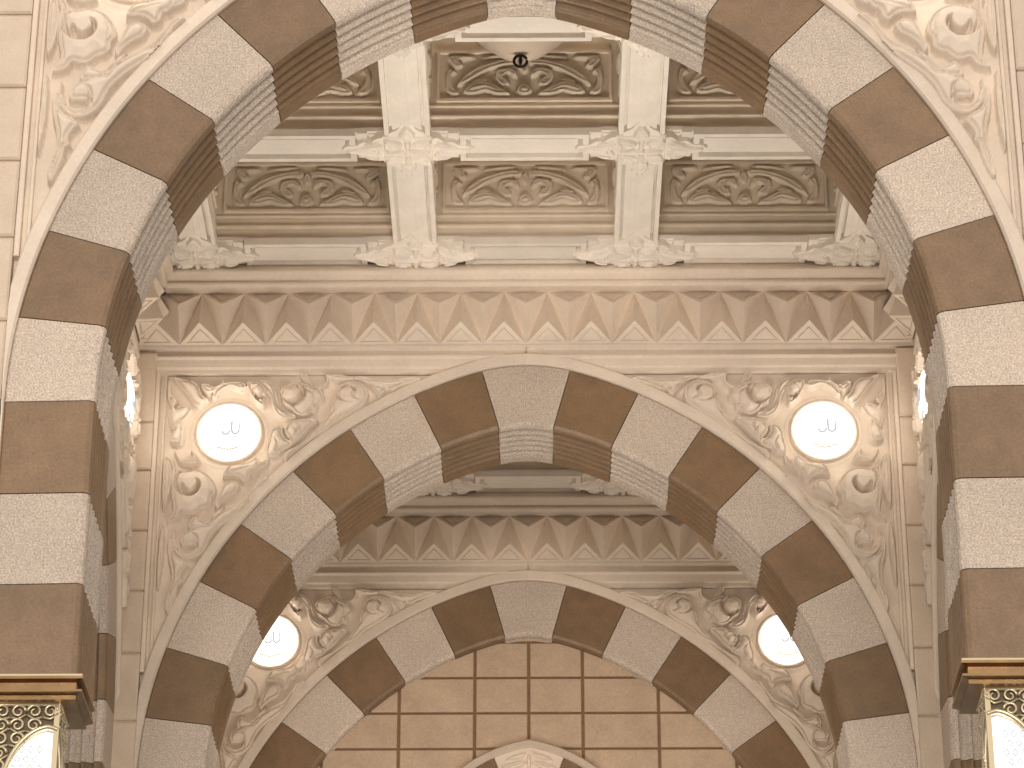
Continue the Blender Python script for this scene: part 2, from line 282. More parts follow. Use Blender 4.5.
# ---------------------------------------------------------------- pieces of an arch wall
PIL_Z = [10.44, 9.885, 9.51, 9.05, 8.6, 8.14, 7.65, 7.2, 6.69, 6.2, 5.72]
def wall_plate(name, loc, rotz, k=0.0, half=2.80, ztop=11.95):
    """solid wall over the arch with the arch opening cut out; kind structure"""
    mb = MB(); N = 48
    for sg in (-1, 1):
        pts = []
        for t in np.linspace(0, s_of(OC, OR, (OX, 5.72)), N): pts.append(on_arc(OC, OR, OX, t))
        rr = []
        for x, z in pts:
            xx = sg*(x-.0)
            rr.append([(xx, .045, z+k*xx), (xx, THICK-.02, z+k*xx), ((xx if z > OC[1]+.3 else sg*half), THICK-.02, ztop if z > OC[1]+.3 else z+k*xx), ((xx if z > OC[1]+.3 else sg*half), .045, ztop if z > OC[1]+.3 else z+k*xx)])
        # upper part (columns of wall between the curve and the top)
        up = [p for p in pts if p[1] > OC[1]+.3]; lo = [p for p in pts if p[1] <= OC[1]+.3]
        mb.rings([[(sg*x, .045, z+k*sg*x), (sg*x, THICK-.02, z+k*sg*x), (sg*x, THICK-.02, ztop), (sg*x, .045, ztop)] for x, z in up])
        xl, zl = up[-1]
        mb.rings([[(sg*x, .045, z+k*sg*x), (sg*x, THICK-.02, z+k*sg*x), (sg*half, THICK-.02, z+k*sg*x), (sg*half, .045, z+k*sg*x)] for x, z in [up[-1]]+lo])
        mb.box(*sorted((sg*xl, sg*half)), .045, THICK-.02, zl-.001, ztop)
    o = mb.build(name, PLASTER, None, loc=loc, rotz=rotz); o['kind'] = 'structure'; return o
def pilaster(label, loc, rotz, side, k=0.0, x0=2.62, x1=2.79, group=None):
    mb = MB()
    for zt, zb in zip(PIL_Z[:-1], PIL_Z[1:]):
        a, b = sorted((side*x0, side*x1)); kk = k*side*2.7
        mb.bevbox_y(a, b, -.035, .045, zb+.007+kk, zt-.007+kk, .011)
    a, b = sorted((side*(x0+.006), side*(x1-.006))); mb.box(a, b, -.008, .045, 5.72, 10.43)
    o = mb.build('corner_pilaster', CAST, None, loc=loc, rotz=rotz); return tag(o, label, 'pilaster', group)
def frame(label, loc, rotz, side, k=0.0, x1=2.618, group=None):
    """fillet mouldings between carving and pilaster"""
    mb = MB()
    for a, b, y in ((2.541, 2.560, -.004), (2.560, 2.588, .018), (2.588, x1, -.016)):
        if b > x1 + .001: continue
        p, q = sorted((side*a, side*b)); zb = 8.0
        mb.bevbox_y(p, q, y, .045, zb, 10.27, .004)
    o = mb.build('panel_frame_moulding', PLASTER, None, loc=loc, rotz=rotz); return tag(o, label, 'moulding', group)
def mouldings(name, loc, rotz, half, ks=0):
    mb = MB()
    prof = [(.045, 10.262), (.012, 10.262), (.0, 10.275), (.0, 10.30), (-.012, 10.315), (-.012, 10.372), (-.03, 10.385), (-.03, 10.395), (.012, 10.402), (.012, 10.455), (-.016, 10.468), (-.02, 10.49), (.0, 10.50), (.045, 10.50)]
    def xe(z): dz = z-OC[1]; R_ = OR+.045; return max(-.004, OC[0]+math.sqrt(max(0, R_*R_-dz*dz))) if z < 10.41 else -.004
    for sg in (-1, 1): mb.rings([[(sg*xe(z), y, z) for y, z in prof], [(sg*half, y, z) for y, z in prof]])
    o = mb.build(name, PLASTER, None, loc=loc, rotz=rotz); o['kind'] = 'structure'; return o
PER = .308
def frieze(label, loc, rotz, n_half, group, back=.045):
    """zigzag relief: ridges at every half period, small sunk triangles above and below"""
    r = thing('zigzag_frieze', label, 'frieze', loc, rotz, group)
    mb = MB(); ZT, ZA, ZS, ZV = 10.862, 10.700, 10.567, 10.482
    yT, yA, yS, yV = -.10, -.235, -.215, -.03
    n0 = -int(n_half*2)
    tri = MB()
    def inset(a, b, c, dep):
        """sunk nested triangle in the face a b c"""
        a, b, c = map(np.array, (a, b, c)); g = (a+b+c)/3; nrm = np.cross(b-a, c-a); nrm = nrm/np.linalg.norm(nrm)
        if nrm[1] > 0: nrm = -nrm
        i1 = [p+(g-p)*.34 for p in (a, b, c)]; i2 = [p - nrm*dep for p in i1]; i3 = [p+(g-p)*.45 - nrm*dep for p in (a, b, c)]; i4 = [p+(g-p)*.5 for p in (a, b, c)]; ap = g
        vs_ = [a, b, c]+i1+i2+i3+i4
        fs = []
        for q in range(4):
            for j in range(3): k_ = (j+1) % 3; fs.append((q*3+j, q*3+k_, (q+1)*3+k_, (q+1)*3+j))
        fs.append((12, 13, 14)); tri.add(vs_, fs)
    P_ = PER
    N = int(n_half*2)          # number of half periods from the middle to each end
    cells = int(n_half + .5)
    for i in range(-cells, cells+1):
        xm = i*P_                                            # mid line of a cell (V point)
        for sg in (-1, 1):
            xs = xm + sg*P_/2
            if abs(xs) > n_half*P_ + .001 or abs(xm) > n_half*P_+.001: continue
            T = (xs, yT, ZT); S = (xs, yS, ZS); A = (xm, yA, ZA); V = (xm, yV, ZV)
            mb.add([T, S, V], [(0, 1, 2)]); mb.add([T, A, V], [(0, 2, 1)])
        xl, xr = xm-P_/2, xm+P_/2
        if abs(xl) <= n_half*P_+.001 and abs(xr) <= n_half*P_+.001:
            inset((xl, yT, ZT), (xr, yT, ZT), (xm, yA, ZA), .012)
            inset((xm-P_/2-P_/2, yV, ZV), (xm, yV, ZV), (xm-P_/2, yS, ZS), .010)
    inset((cells*P_-P_, yV, ZV), (cells*P_, yV, ZV), (cells*P_-P_/2, yS, ZS), .010) if abs(cells*P_-P_/2) <= n_half*P_+.001 and cells*P_ > n_half*P_ else None
    L = n_half*P_+.02
    mb.add([(-L, back, ZV-.02), (L, back, ZV-.02), (L, back, ZT), (-L, back, ZT)], [(0, 1, 2, 3)])
    mb.build('zigzag_facets', PLASTER, r, fix=False)
    tri.build('sunk_triangles', PLASTER, r)
    return r
def cornice(name, loc, rotz, half, y0=0.0):
    mb = MB()
    prof = [(.045, 10.855), (-.20, 10.855), (-.222, 10.868), (-.222, 10.885), (-.205, 10.893), (-.205, 10.905), (-.245, 10.93), (-.262, 10.95), (-.262, 10.968), (-.24, 10.975), (-.24, 10.995), (-.18, 11.06), (.045, 11.06)]
    extrude_x(mb, prof, -half, half)
    o = mb.build(name, PLASTER, None, loc=loc, rotz=rotz); o['kind'] = 'structure'; return o
def round_lamp(label, loc, rotz, group, k=0.0, side=1):
    """loc/rotz of the wall; the lamp sits in the spandrel"""
    c = (side*LAMP[0], .0, LAMP[1]+k*side*LAMP[0])
    ca, sa = math.cos(rotz), math.sin(rotz)
    base = (loc[0]+c[0]*ca, loc[1]+c[0]*sa, loc[2]+c[2])
    r = thing('round_wall_lamp', label, 'lamp', base, rotz, group)
    mb = MB(); mb.lathe([(.19, -.03), (.236, -.03), (.236, -.004), (.230, .008), (.221, .006), (.216, -.004), (.19, .0)], (0, 0, 0)); mb.build('rim', PLASTER, r, smooth=False)
    prof = [(.216, -.02), (.216, .01)] + [(.216*math.cos(a), .01+.062*math.sin(a)) for a in np.linspace(.08, pi/2-.02, 12)]
    mb = MB(); mb.lathe(prof, (0, 0, 0), n=56); g = mb.build('glass_dome', GLOW, r, smooth=True); g['label'] = 'glowing white glass'
    def on(u, v): rr = math.hypot(u, v)/.216; return (u, -(.0135+.062*math.sqrt(max(0, 1-rr*rr))), v)
    L_ = bpy.data.lights.new('wall_lamp_light', 'POINT'); L_.energy = 2.9; L_.color = (1, .88, .74); L_.shadow_soft_size = .05
    lo = put('wall_lamp_light', L_, r, (0, -.26, 0))
    strokes = [([(.062, .062), (.064, .03), (.064, -.01)], .006), ([(.012, .07), (.012, .02), (.018, -.012), (.04, -.024), (.058, -.012), (.062, .0)], .008),
               ([(-.055, -.005), (-.045, -.022), (-.028, -.028), (-.008, -.018), (-.002, .0)], .008), ([(-.03, .042), (-.012, .05)], .004)]
    mb = MB()
    for st, wd in strokes:
        q = [(u+.012, v_-.018) for u, v_ in smooth_closed(st, 4, False)]; mb.tube([on(*p) for p in q], wd, 6)
    mb.build('lettering', GLOWINK, g)['label'] = 'pale grey calligraphy'
    mb = MB()
    for j, u in enumerate(np.linspace(-.075, .075, 9)):
        v = -.148-.012*math.cos(u*30); mb.tube([on(u-.007, v), on(u, v+.012*(1 if j % 2 else .4)), on(u+.007, v)], .0065, 5)
    mb.build('gold_ornament', GLOWGOLD, g)['label'] = 'small gold ornament near the lower edge'
    return r
# ================================================================ build: walls, arches
Y1, Y2, Y3 = 14.254, 20.0, 23.836
SXL = 2.77; YC = (Y1 + THICK + Y2)/2
K1, K2, K3 = .0140, .0035, .0
SPR = spandrel_mesh(1, 0); SPL = spandrel_mesh(-1, 0)
def carving(side, k, loc, rotz, label, group):
    if k:
        me = (SPR if side > 0 else SPL).copy(); n = len(me.vertices); co = np.empty(n*3); me.vertices.foreach_get('co', co); co = co.reshape(-1, 3); co[:, 2] += k*co[:, 0]; me.vertices.foreach_set('co', co.ravel()); me.update()
    else: me = SPR if side > 0 else SPL
    return tag(put('spandrel_carving', me, None, loc, rotz), label, 'carving', group)
def names(*a): return a
for key, Y, k, aname, wname, half, lam in (('nearest arch', Y1, K1, 'nearest and largest striped arch, framing the whole view', 'wall_front', 3.6, 1),
                              ('middle arch', Y2, K2, 'middle striped arch, below the wide zigzag frieze', 'wall_middle', 3.3, 1),
                              ('farthest arch', Y3, K3, 'farthest striped arch, closed by tan stone blocks', 'wall_back', 3.3, 1)):
    loc = (0, Y, EYE)
    wall_plate(wname, loc, 0, k, half=half)
    arch(aname, loc, 0, k, 'striped arches one behind another', flutes=True)
    for sd, nm in ((-1, 'left'), (1, 'right')):
        carving(sd, 0, loc, 0, 'scrolling leaf carving on the wall, upper %s of the %s' % (nm, key), 'leaf carvings beside the arches')
        frame('plain upright moulding at the outer edge of the leaf carving, %s of the %s' % (nm, key), loc, 0, sd, k, group='upright carving frames')
        pilaster('tall beige pilaster of stacked stone blocks, %s of the %s' % (nm, key), loc, 0, sd, k, group='block pilasters', x1=3.0 if Y == Y1 else 2.80)
        round_lamp('round glowing wall lamp in the carving %s of the %s' % (nm, key), loc, 0, 'round lamps in the carvings', 0, sd)
    mouldings({'wall_front': 'trim_1', 'wall_middle': 'trim_2', 'wall_back': 'trim_3'}[wname], loc, 0, 2.9)
for Y, nm, t in ((Y2, 'wide zigzag frieze of pointed facets above the middle arch', 'trim_4'), (Y3, 'smaller-looking zigzag frieze seen through the middle arch, above the farthest arch', 'trim_5')):
    frieze(nm, (0, Y, EYE), 0, 8.5, 'zigzag friezes'); cornice(t, (0, Y, EYE), 0, 2.66)
# side walls of the front bay with arches of their own
for sg, nm, rz in ((-1, 'left', pi/2), (1, 'right', -pi/2)):
    loc = (sg*SXL, YC, EYE)
    wall_plate('wall_'+nm, loc, rz, 0, half=2.60)
    arch('striped arch in the %s side wall, only its far edge showing beside the nearest arch' % nm, loc, rz, 0, 'side wall arches')
    for sd in (-1, 1):
        far = (sd > 0) == (sg < 0)
        w_ = 'far' if far else 'near'
        carving(sd, 0, loc, rz, 'leaf carving at the %s end of the %s side wall' % (w_, nm), 'side wall carvings')
        if far: round_lamp('round glowing lamp on the %s side wall, half hidden behind the nearest arch' % nm, loc, rz, 'side wall lamps', 0, sd)
    mouldings('trim_%d' % (6 if sg < 0 else 7), loc, rz, 2.58)
    frieze('zigzag frieze running along the %s side wall, seen end-on' % nm, loc, rz, 8.5, 'side zigzag friezes')
    cornice('trim_%d' % (8 if sg < 0 else 9), loc, rz, 2.56)
    # bay behind the middle arch: plain walls
    mb = MB(); a, b = sorted((sg*2.80, sg*3.1)); mb.box(a, b, Y2+THICK, Y3+.04, 5.72, 11.95)
    mb.build('wall_%s_rear' % nm, PLASTER, None, loc=(0, 0, EYE))['kind'] = 'structure'
    mb = MB(); prof = [(2.83, 10.855), (2.58, 10.855), (2.56, 10.885), (2.575, 10.905), (2.53, 10.95), (2.53, 10.97), (2.55, 10.995), (2.60, 11.06), (2.83, 11.06)]
    mb.rings([[(sg*x, y, z) for x, z in prof] for y in (Y2+THICK, Y3)]); mb.build('trim_%d' % (10 if sg < 0 else 11), PLASTER, None, loc=(0, 0, EYE))['kind'] = 'structure'
# ---------------------------------------------------------------- tan block infill of the farthest arch
YB = Y3 + .115
mb = MB(); mb.box(-2.5, 2.5, YB+.02, YB+.3, 5.72, 10.2); mb.build('wall_infill_bed', MORTAR, None, loc=(0, 0, EYE))['kind'] = 'structure'
mb = MB(); xsB = [-2.3, -1.66, -1.045, -.435, .0, .435, 1.045, 1.66, 2.3]; z = 9.83+.31
zsB = [10.14, 9.835, 9.526, 9.222, 8.918, 8.61, 8.3, 8.0, 7.7, 7.4, 7.1]
for zt, zb in zip(zsB[:-1], zsB[1:]):
    for a, b in zip(xsB[:-1], xsB[1:]): mb.bevbox_y(a+.012, b-.012, YB, YB+.05, zb+.011, zt-.011, .006)
o = mb.build('tan_stone_blocks', BRICK, None, loc=(0, 0, EYE)); tag(o, 'flat tan stone blocks with brown joints filling the farthest arch', 'stonework')
# small pointed arch at the foot of the infill
r = thing('niche_arch', 'small pointed arch low on the tan block wall, with a carved keystone', 'arch', (0, YB, EYE))
nc, nR = -.20, 1.20; nz = 8.98 - math.sqrt(nR*nR-nc*nc)
def np_(R, a, sg): return (sg*(nc+R*math.sin(a)), nz+R*math.cos(a))
def crown(R): return math.asin(-nc/R)
for sg in (-1, 1):
    mb = MB(); rr = []
    for a in np.linspace(0, 1, 30):
        q = []
        for R, y in ((1.138, .03), (1.138, -.03), (1.15, -.05), (1.19, -.05), (1.205, -.03), (1.205, .03)):
            an = crown(R)+(pi/2-crown(R))*a; x, z = np_(R, an, sg); q.append((x, y, z))
        rr.append(q)
    mb.rings(rr); mb.build('archivolt', CAST, r)
    sj = [.43, .68, .93, 1.18, 1.40, 1.57]
    for i in range(5):
        mb = MB(); rr = []
        for a in np.linspace(sj[i]+.003, sj[i+1]-.003, 6):
            q = []
            for R, y in ((1.136, .05), (1.136, -.02), (.82, -.02), (.81, .0), (.81, .05)): 
                an = max(a + .16*(1.12-R)*(1 if i == 0 else 1)*0, crown(R)); x, z = np_(R, an, sg); q.append((x, y, z))
            rr.append(q)
        mb.rings(rr); o = mb.build('voussoir', DARKG if i % 2 == 0 else LIGHTG, r); o['label'] = 'dark brown block' if i % 2 == 0 else 'pale block'
# carved keystone: relief grid
xs = np.arange(-.30, .301, .006); zs = np.arange(8.50, 8.90, .006); PX, PZ = np.meshgrid(xs, zs)
kl = []
for sx in (-1, 1):
    kl += [[(sx*.02, 8.87), (sx*.08, 8.85), (sx*.14, 8.83), (sx*.19, 8.80), (sx*.13, 8.80), (sx*.06, 8.82)],
           [(sx*.02, 8.78), (sx*.09, 8.79), (sx*.17, 8.76), (sx*.22, 8.74), (sx*.16, 8.71), (sx*.08, 8.74)],
           [(sx*.03, 8.70), (sx*.07, 8.725), (sx*.12, 8.70), (sx*.125, 8.65), (sx*.08, 8.62), (sx*.04, 8.65)],
           [(sx*.14, 8.68), (sx*.19, 8.70), (sx*.17, 8.62), (sx*.12, 8.57), (sx*.11, 8.60)]]
kl.append([(0, 8.86), (.018, 8.80), (.012, 8.70), (0, 8.66), (-.012, 8.70), (-.018, 8.80)])
h = relief(PX, PZ, kl, [([(.085, 8.69), (.10, 8.67), (.08, 8.65)], .008), ([(-.085, 8.69), (-.10, 8.67), (-.08, 8.65)], .008)], [], H=.030, e=.009)
wk = .19 + (PZ-8.50)*.25; ztop = nz + np.sqrt(np.clip(1.137**2-(np.abs(PX)-nc)**2, 0, 9))
ok = (np.abs(PX) < wk) & (PZ < ztop); idx = -np.ones(PX.shape, int); idx[ok] = np.arange(ok.sum())
v = np.stack([PX[ok], -.022-h[ok], PZ[ok]], 1); a, b, c, d_ = idx[:-1, :-1], idx[:-1, 1:], idx[1:, 1:], idx[1:, :-1]; q = (a >= 0)&(b >= 0)&(c >= 0)&(d_ >= 0)
mb = MB(); mb.add(v.tolist(), np.stack([a[q], b[q], c[q], d_[q]], 1).tolist())
mb.rings([[(-.195, y, 8.50), (.195, y, 8.50), (.285, y, 8.88), (0, y, 8.94), (-.285, y, 8.88)] for y in (-.02, .05)])
mb.build('keystone', PLASTER, r)['label'] = 'keystone carved with pierced leaves'
# ================================================================ coffered ceilings
ZB = 11.05
CX = [-.778*3, -.778, .778, .778*3]
def beam_x():
    """beam running along x, centred on its segment"""
    r = put('cross_beam', None, None, (0, 0, 0)); L = 1.556
    mb = MB(); mb.box(-L/2, L/2, -.125, .125, ZB+.035, 11.84); mb.box(-L/2, L/2, -.15, .15, ZB+.02, ZB+.05); mb.build('beam_core', CEIL, r)
    mb = MB()
    for x0, x1, y0, y1 in ((-.43, .43, -.165, -.125), (-.43, .43, .125, .165), (-.43, -.39, -.125, .125), (.39, .43, -.125, .125)): mb.box(x0, x1, y0, y1, ZB-.024, ZB+.03)
    mb.box(-.36, .36, -.09, .09, ZB-.008, ZB+.03)
    for sx in (-1, 1):
        for xc, hw, y in ((.475, .034, .155), (.55, .03, .13), (.61, .022, .12)):
            mb.box(sx*xc-hw, sx*xc+hw, -y, y, ZB+(.0 if xc < .5 else .008), ZB+.04)
    mb.build('framed_panel', CEIL, r); return r
def beam_y(L):
    r = put('long_beam', None, None, (0, 0, 0))
    mb = MB(); mb.box(-.135, .135, -L/2, L/2, ZB+.035, 11.84); mb.box(-.155, .155, -L/2, L/2, ZB+.02, ZB+.05); mb.build('beam_core', CEIL, r)
    mb = MB(); h = L/2-.20
    for s in (-1, 1): mb.box(*sorted((s*.152, s*.120)), -L/2, L/2, ZB-.022, ZB+.03)
    def plate(w0, hh, z): mb.rings([[(-w0, -hh+.05, q), (-w0+.03 if w0 > .06 else 0, -hh, q), (w0-.05 if w0 > .06 else 0.001, -hh, q), (w0, -hh+.05, q), (w0, hh-.05, q), (w0-.05 if w0 > .06 else .001, hh, q), (-w0+.05 if w0 > .06 else 0, hh, q), (-w0, hh-.05, q)] for q in (ZB+.03, z)])
    mb.box(-.098, .098, -L/2, L/2, ZB-.018, ZB+.03); plate(.058, h-.04, ZB-.030); plate(.018, h-.08, ZB-.044)
    mb.build('framed_panel', CEIL, r); return r
def boss():
    r = put('boss', None, None, (0, 0, 0)); st = .0065
    xs = np.arange(-.46, .461, st); ys_ = np.arange(-.34, .341, st); PX, PY = np.meshgrid(xs, ys_); ax, ay = np.abs(PX), np.abs(PY)
    wx = np.where(ax < .17, .165, .15*(1-((ax-.17)/.30))+.012*np.cos(ax*62)); wy = np.where(ay < .165, .155, .14-.12*((ay-.165)/.17)+.010*np.cos(ay*60))
    ok = ((ax <= .455) & (ay < wx)) | ((ay <= .33) & (ax < wy))
    L = []
    for sx in (-1, 1):
        L += [[(sx*.17, -.07), (sx*.26, -.055), (sx*.34, -.03), (sx*.42, 0), (sx*.34, .03), (sx*.26, .055), (sx*.17, .07), (sx*.20, 0)],
              [(0, sx*.15), (.05, sx*.17), (.045, sx*.23), (0, sx*.30), (-.045, sx*.23), (-.05, sx*.17)]]
        for sy in (-1, 1):
            L += [[(sx*.15, sy*.15), (sx*.09, sy*.145), (sx*.03, sy*.10), (sx*.06, sy*.05), (sx*.12, sy*.04), (sx*.15, sy*.09)],
                  [(sx*.19, sy*.10), (sx*.25, sy*.095), (sx*.30, sy*.06), (sx*.24, sy*.07)],
                  [(sx*.02, sy*.0), (sx*.05, sy*.025), (sx*.14, sy*.012), (sx*.14, 0), (sx*.10, -sy*.002)]]
    L += [[(.035, 0), (0, .035), (-.035, 0), (0, -.035)], [(-.012, .04), (.012, .04), (.02, .13), (0, .15), (-.02, .13)], [(-.012, -.04), (.012, -.04), (.02, -.13), (0, -.15), (-.02, -.13)]]
    h = relief(PX, PY, L, [], [], H=.034, e=.014); h = h + np.where(np.maximum(ax, ay) < .16, .012, 0)
    idx = -np.ones(PX.shape, int); idx[ok] = np.arange(ok.sum()); a, b, c, d_ = idx[:-1, :-1], idx[:-1, 1:], idx[1:, 1:], idx[1:, :-1]; q = (a >= 0)&(b >= 0)&(c >= 0)&(d_ >= 0)
    F = np.stack([a[q], b[q], c[q], d_[q]], 1); V = np.stack([PX[ok], PY[ok], ZB-.033-h[ok]], 1).tolist()
    # skirt down to the beam
    from collections import Counter
    cnt = Counter(); 
    for f in F.tolist():
        for k in range(4): cnt[(f[k], f[(k+1) % 4])] += 1
    fs = F.tolist(); top = {}
    for (p, q_) in list(cnt):
        if (q_, p) not in cnt:
            for t in (p, q_):
                if t not in top: top[t] = len(V); V.append([V[t][0], V[t][1], ZB+.035])
            fs.append([q_, p, top[p], top[q_]])
    mb = MB(); mb.add(V, fs); mb.build('star_rosette', CEIL, r); return r
# arabesque panel of the coffers
def coffer_panel_mesh(W, Hh):
    st = .0075; xs = np.arange(-W/2, W/2+.001, st); zs = np.arange(0, Hh+.001, st); PX, PZ = np.meshgrid(xs, zs)
    u = W/1.05; L = []
    for s in (-1, 1):
        T = lambda pts: [(s*x*u, z*Hh/.36) for x, z in pts]
        L += [T([(.04, .17), (.05, .22), (.10, .24), (.17, .22), (.18, .16), (.14, .10), (.09, .11), (.10, .15), (.13, .17), (.10, .20), (.07, .18)]),
              T([(.02, .30), (.10, .31), (.20, .285), (.30, .24), (.38, .17), (.42, .10), (.37, .12), (.30, .17), (.22, .225), (.12, .26), (.04, .265)]),
              T([(.08, .03), (.16, .09), (.24, .13), (.33, .11), (.38, .05), (.32, .03), (.24, .055), (.18, .03)]),
              T([(.22, .15), (.28, .155), (.33, .13), (.30, .115), (.24, .125)]),
              T([(.30, .33), (.38, .335), (.47, .33), (.46, .28), (.42, .24), (.38, .26), (.40, .30), (.34, .31)]),
              T([(.47, .24), (.49, .16), (.48, .06), (.44, .03), (.40, .04), (.44, .10), (.45, .18), (.42, .21)]),
              T([(.05, .345), (.18, .34), (.28, .32), (.20, .315), (.10, .325)])]
    L += [[(-.045*u, .05), (0, .025), (.045*u, .05), (.04*u, .09), (0, .115), (-.04*u, .09)], [(0, .30), (.03*u, .25), (0, .2), (-.03*u, .25)]]
    h = relief(PX, PZ, L, [], [((0, .07), .018)], H=.036, e=.014)
    v = np.stack([PX.ravel(), -h.ravel(), PZ.ravel()], 1); ny, nx = PX.shape; i = np.arange(ny*nx).reshape(ny, nx)
    F = np.stack([i[:-1, :-1].ravel(), i[:-1, 1:].ravel(), i[1:, 1:].ravel(), i[1:, :-1].ravel()], 1)
    me = bpy.data.meshes.new('carved_panel'); me.from_pydata(v.tolist(), [], F.tolist()); me.materials.append(COFFER); me.polygons.foreach_set('use_smooth', [True]*len(me.polygons)); return me
def coffer(LY):
    """recess seen from below; origin at its centre, z from the eye"""
    r = put('ceiling_coffer', None, None, (0, 0, 0)); hx, hy = .778-.125, LY/2-.125
    mb = MB()
    for (ax, half, off) in (('b', hx, hy), ('f', hx, hy), ('l', hy, hx), ('r', hy, hx)):
        prof = [(0, 11.075), (-.004, 11.09), (-.004, 11.175), (-.022, 11.185), (-.022, 11.197), (-.004, 11.205), (-.004, 11.262), (-.012, 11.272), (-.012, 11.282), (-.002, 11.29), (-.002, 11.84), (.012, 11.84), (.012, 11.075)]
        def T(x, y, z):
            if ax == 'b': return (x, off+y, z)
            if ax == 'f': return (-x, -off-y, z)
            if ax == 'l': return (-off-y, x, z)
            return (off+y, -x, z)
        mb.rings([[T(-half+.004, y, z) for y, z in prof], [T(half-.004, y, z) for y, z in prof]])
        hw = half-.085; z0, z1 = 11.325, 11.685         # raised frame around the carved panel
        for x0, x1, a, b in ((-hw-.02, hw+.02, z0-.02, z0), (-hw-.02, hw+.02, z1, z1+.02), (-hw-.02, -hw, z0, z1), (hw, hw+.02, z0, z1)):
            q = [T(x, y, z) for x, y, z in ((x0, -.026, a), (x1, -.026, a), (x1, -.026, b), (x0, -.026, b), (x0, 0, a), (x1, 0, a), (x1, 0, b), (x0, 0, b))]
            mb.add(q, [(0, 1, 2, 3), (4, 5, 1, 0), (5, 6, 2, 1), (6, 7, 3, 2), (7, 4, 0, 3)])
    mb.build('recess', COFFER, r)
    mb = MB(); mb.box(-hx, hx, -hy, hy, 11.82, 11.86); mb.box(-hx+.2, hx-.2, -hy+.2, hy-.2, 11.80, 11.83); mb.build('recess_top', COFFER, r)
    pm = coffer_panel_mesh(2*(hx-.085), .36)
    put('carved_panel', pm, r, (0, hy-.003, 11.325))
    pm2 = coffer_panel_mesh(2*(hy-.085), .36)
    put('carved_panel', pm2, r, (hx-.003, 0, 11.325), -pi/2); put('carved_panel', pm2, r, (-hx+.003, 0, 11.325), pi/2)
    return r
def ceiling_bay(tagname, ys, where, y_lo, y_hi, n):
    pitch = ys[0]-ys[1]
    grid = thing('ceiling_beam_grid', 'pale plaster beam grid with star rosettes, %s' % where, 'ceiling beams', (0, 0, EYE))
    bx, by, bo = beam_x(), beam_y(pitch), boss()
    def place(src, name, x, y):
        e = None
        for ch in src.children:
            c = ch.copy(); C.objects.link(c); c.parent = grid; c.location = (x, y, 0); c.name = name
    for y in ys:
        for x in (-1.556, 0, 1.556): place(bx, 'cross_beam', x, y)
        for x in CX: place(bo, 'star_rosette', x, y)
    for j in range(len(ys)-1):
        for x in CX: place(by, 'long_beam', x, (ys[j]+ys[j+1])/2)
    for s in (bx, by, bo):
        for ch in list(s.children): bpy.data.objects.remove(ch)
        bpy.data.objects.remove(s)
    base = coffer(pitch); first = True
    cols = ('left', 'middle', 'right'); rows = ('of the farthest row', 'of the next row', 'of the nearest row')
    for j in range(len(ys)-1):
        for i, x in enumerate((-1.556, 0, 1.556)):
            c = base if first else copy_tree(base); first = False
            c.location = (x, (ys[j]+ys[j+1])/2, EYE)
            tag(c, 'deep ceiling coffer, %s one %s, %s' % (cols[i], rows[j], where), 'ceiling coffer', 'coffers of the ceiling, '+where)
    # flat border between grid and walls, and the slab above
    mb = MB(); X = 2.80
    mb.box(-X, -2.33-.13, y_lo, y_hi, ZB+.03, ZB+.08); mb.box(2.33+.13, X, y_lo, y_hi, ZB+.03, ZB+.08)
    mb.box(-2.47, 2.47, ys[0]+.12, y_hi, ZB+.03, ZB+.08); mb.box(-2.47, 2.47, y_lo, ys[-1]-.12, ZB+.03, ZB+.08)
    mb.box(-X, X, y_lo, y_hi, 11.87, 11.95)
    mb.build('ceiling_%s' % tagname, CEIL, None, loc=(0, 0, EYE))['kind'] = 'structure'
ceiling_bay('front', [19.65-1.46*k for k in range(4)], 'in front of the middle arch', Y1+THICK-.02, Y2+.05, 3)
ceiling_bay('rear', [23.49-1.30*k for k in range(3)], 'behind the middle arch', Y2+THICK-.02, Y3+.05, 2)
# ---------------------------------------------------------------- bowl hanging in the middle coffer
r = thing('hanging_bowl', 'pale bowl-shaped ceiling light hanging in the coffers, dark ring at its tip', 'ceiling light', (-.022, 17.46, EYE+11.235))
mb = MB(); prof = [(.02, .075), (.075, .082), (.12, .105), (.15, .125), (.19, .155), (.227, .19), (.265, .225), (.30, .26), (.335, .305), (.36, .36), (.375, .42), (.385, .47)]
prof = [(x, -z+.03) for x, z in prof]; prof += [(.40, -.45), (.40, -.47), (.02, -.48)]
mb.lathe(prof, (0, 0, 0), 'z', 48); mb.build('bowl', BOWL, r, smooth=True)
mb = MB(); mb.tube([(.0, 0, .46), (.0, 0, .57)], .02, 12); mb.build('stem', BRASS, r)
mb = MB(); mb.lathe([(.004, .05), (.022, .035), (.028, .01), (.018, -.02), (.03, -.035), (.05, -.05), (.05, -.062)], (0, 0, 0), 'z', 20); mb.build('finial', CEIL, r)
mb = MB(); mb.tube([(.042*math.cos(a), -.045, -.02+.044*math.sin(a)) for a in np.linspace(.4, 2*pi+.1, 22)], .010, 8); mb.tube([(0, -.045, .02), (0, -.045, -.045)], .011, 8); mb.build('ring', IRON, r)['label'] = 'dark metal ring'
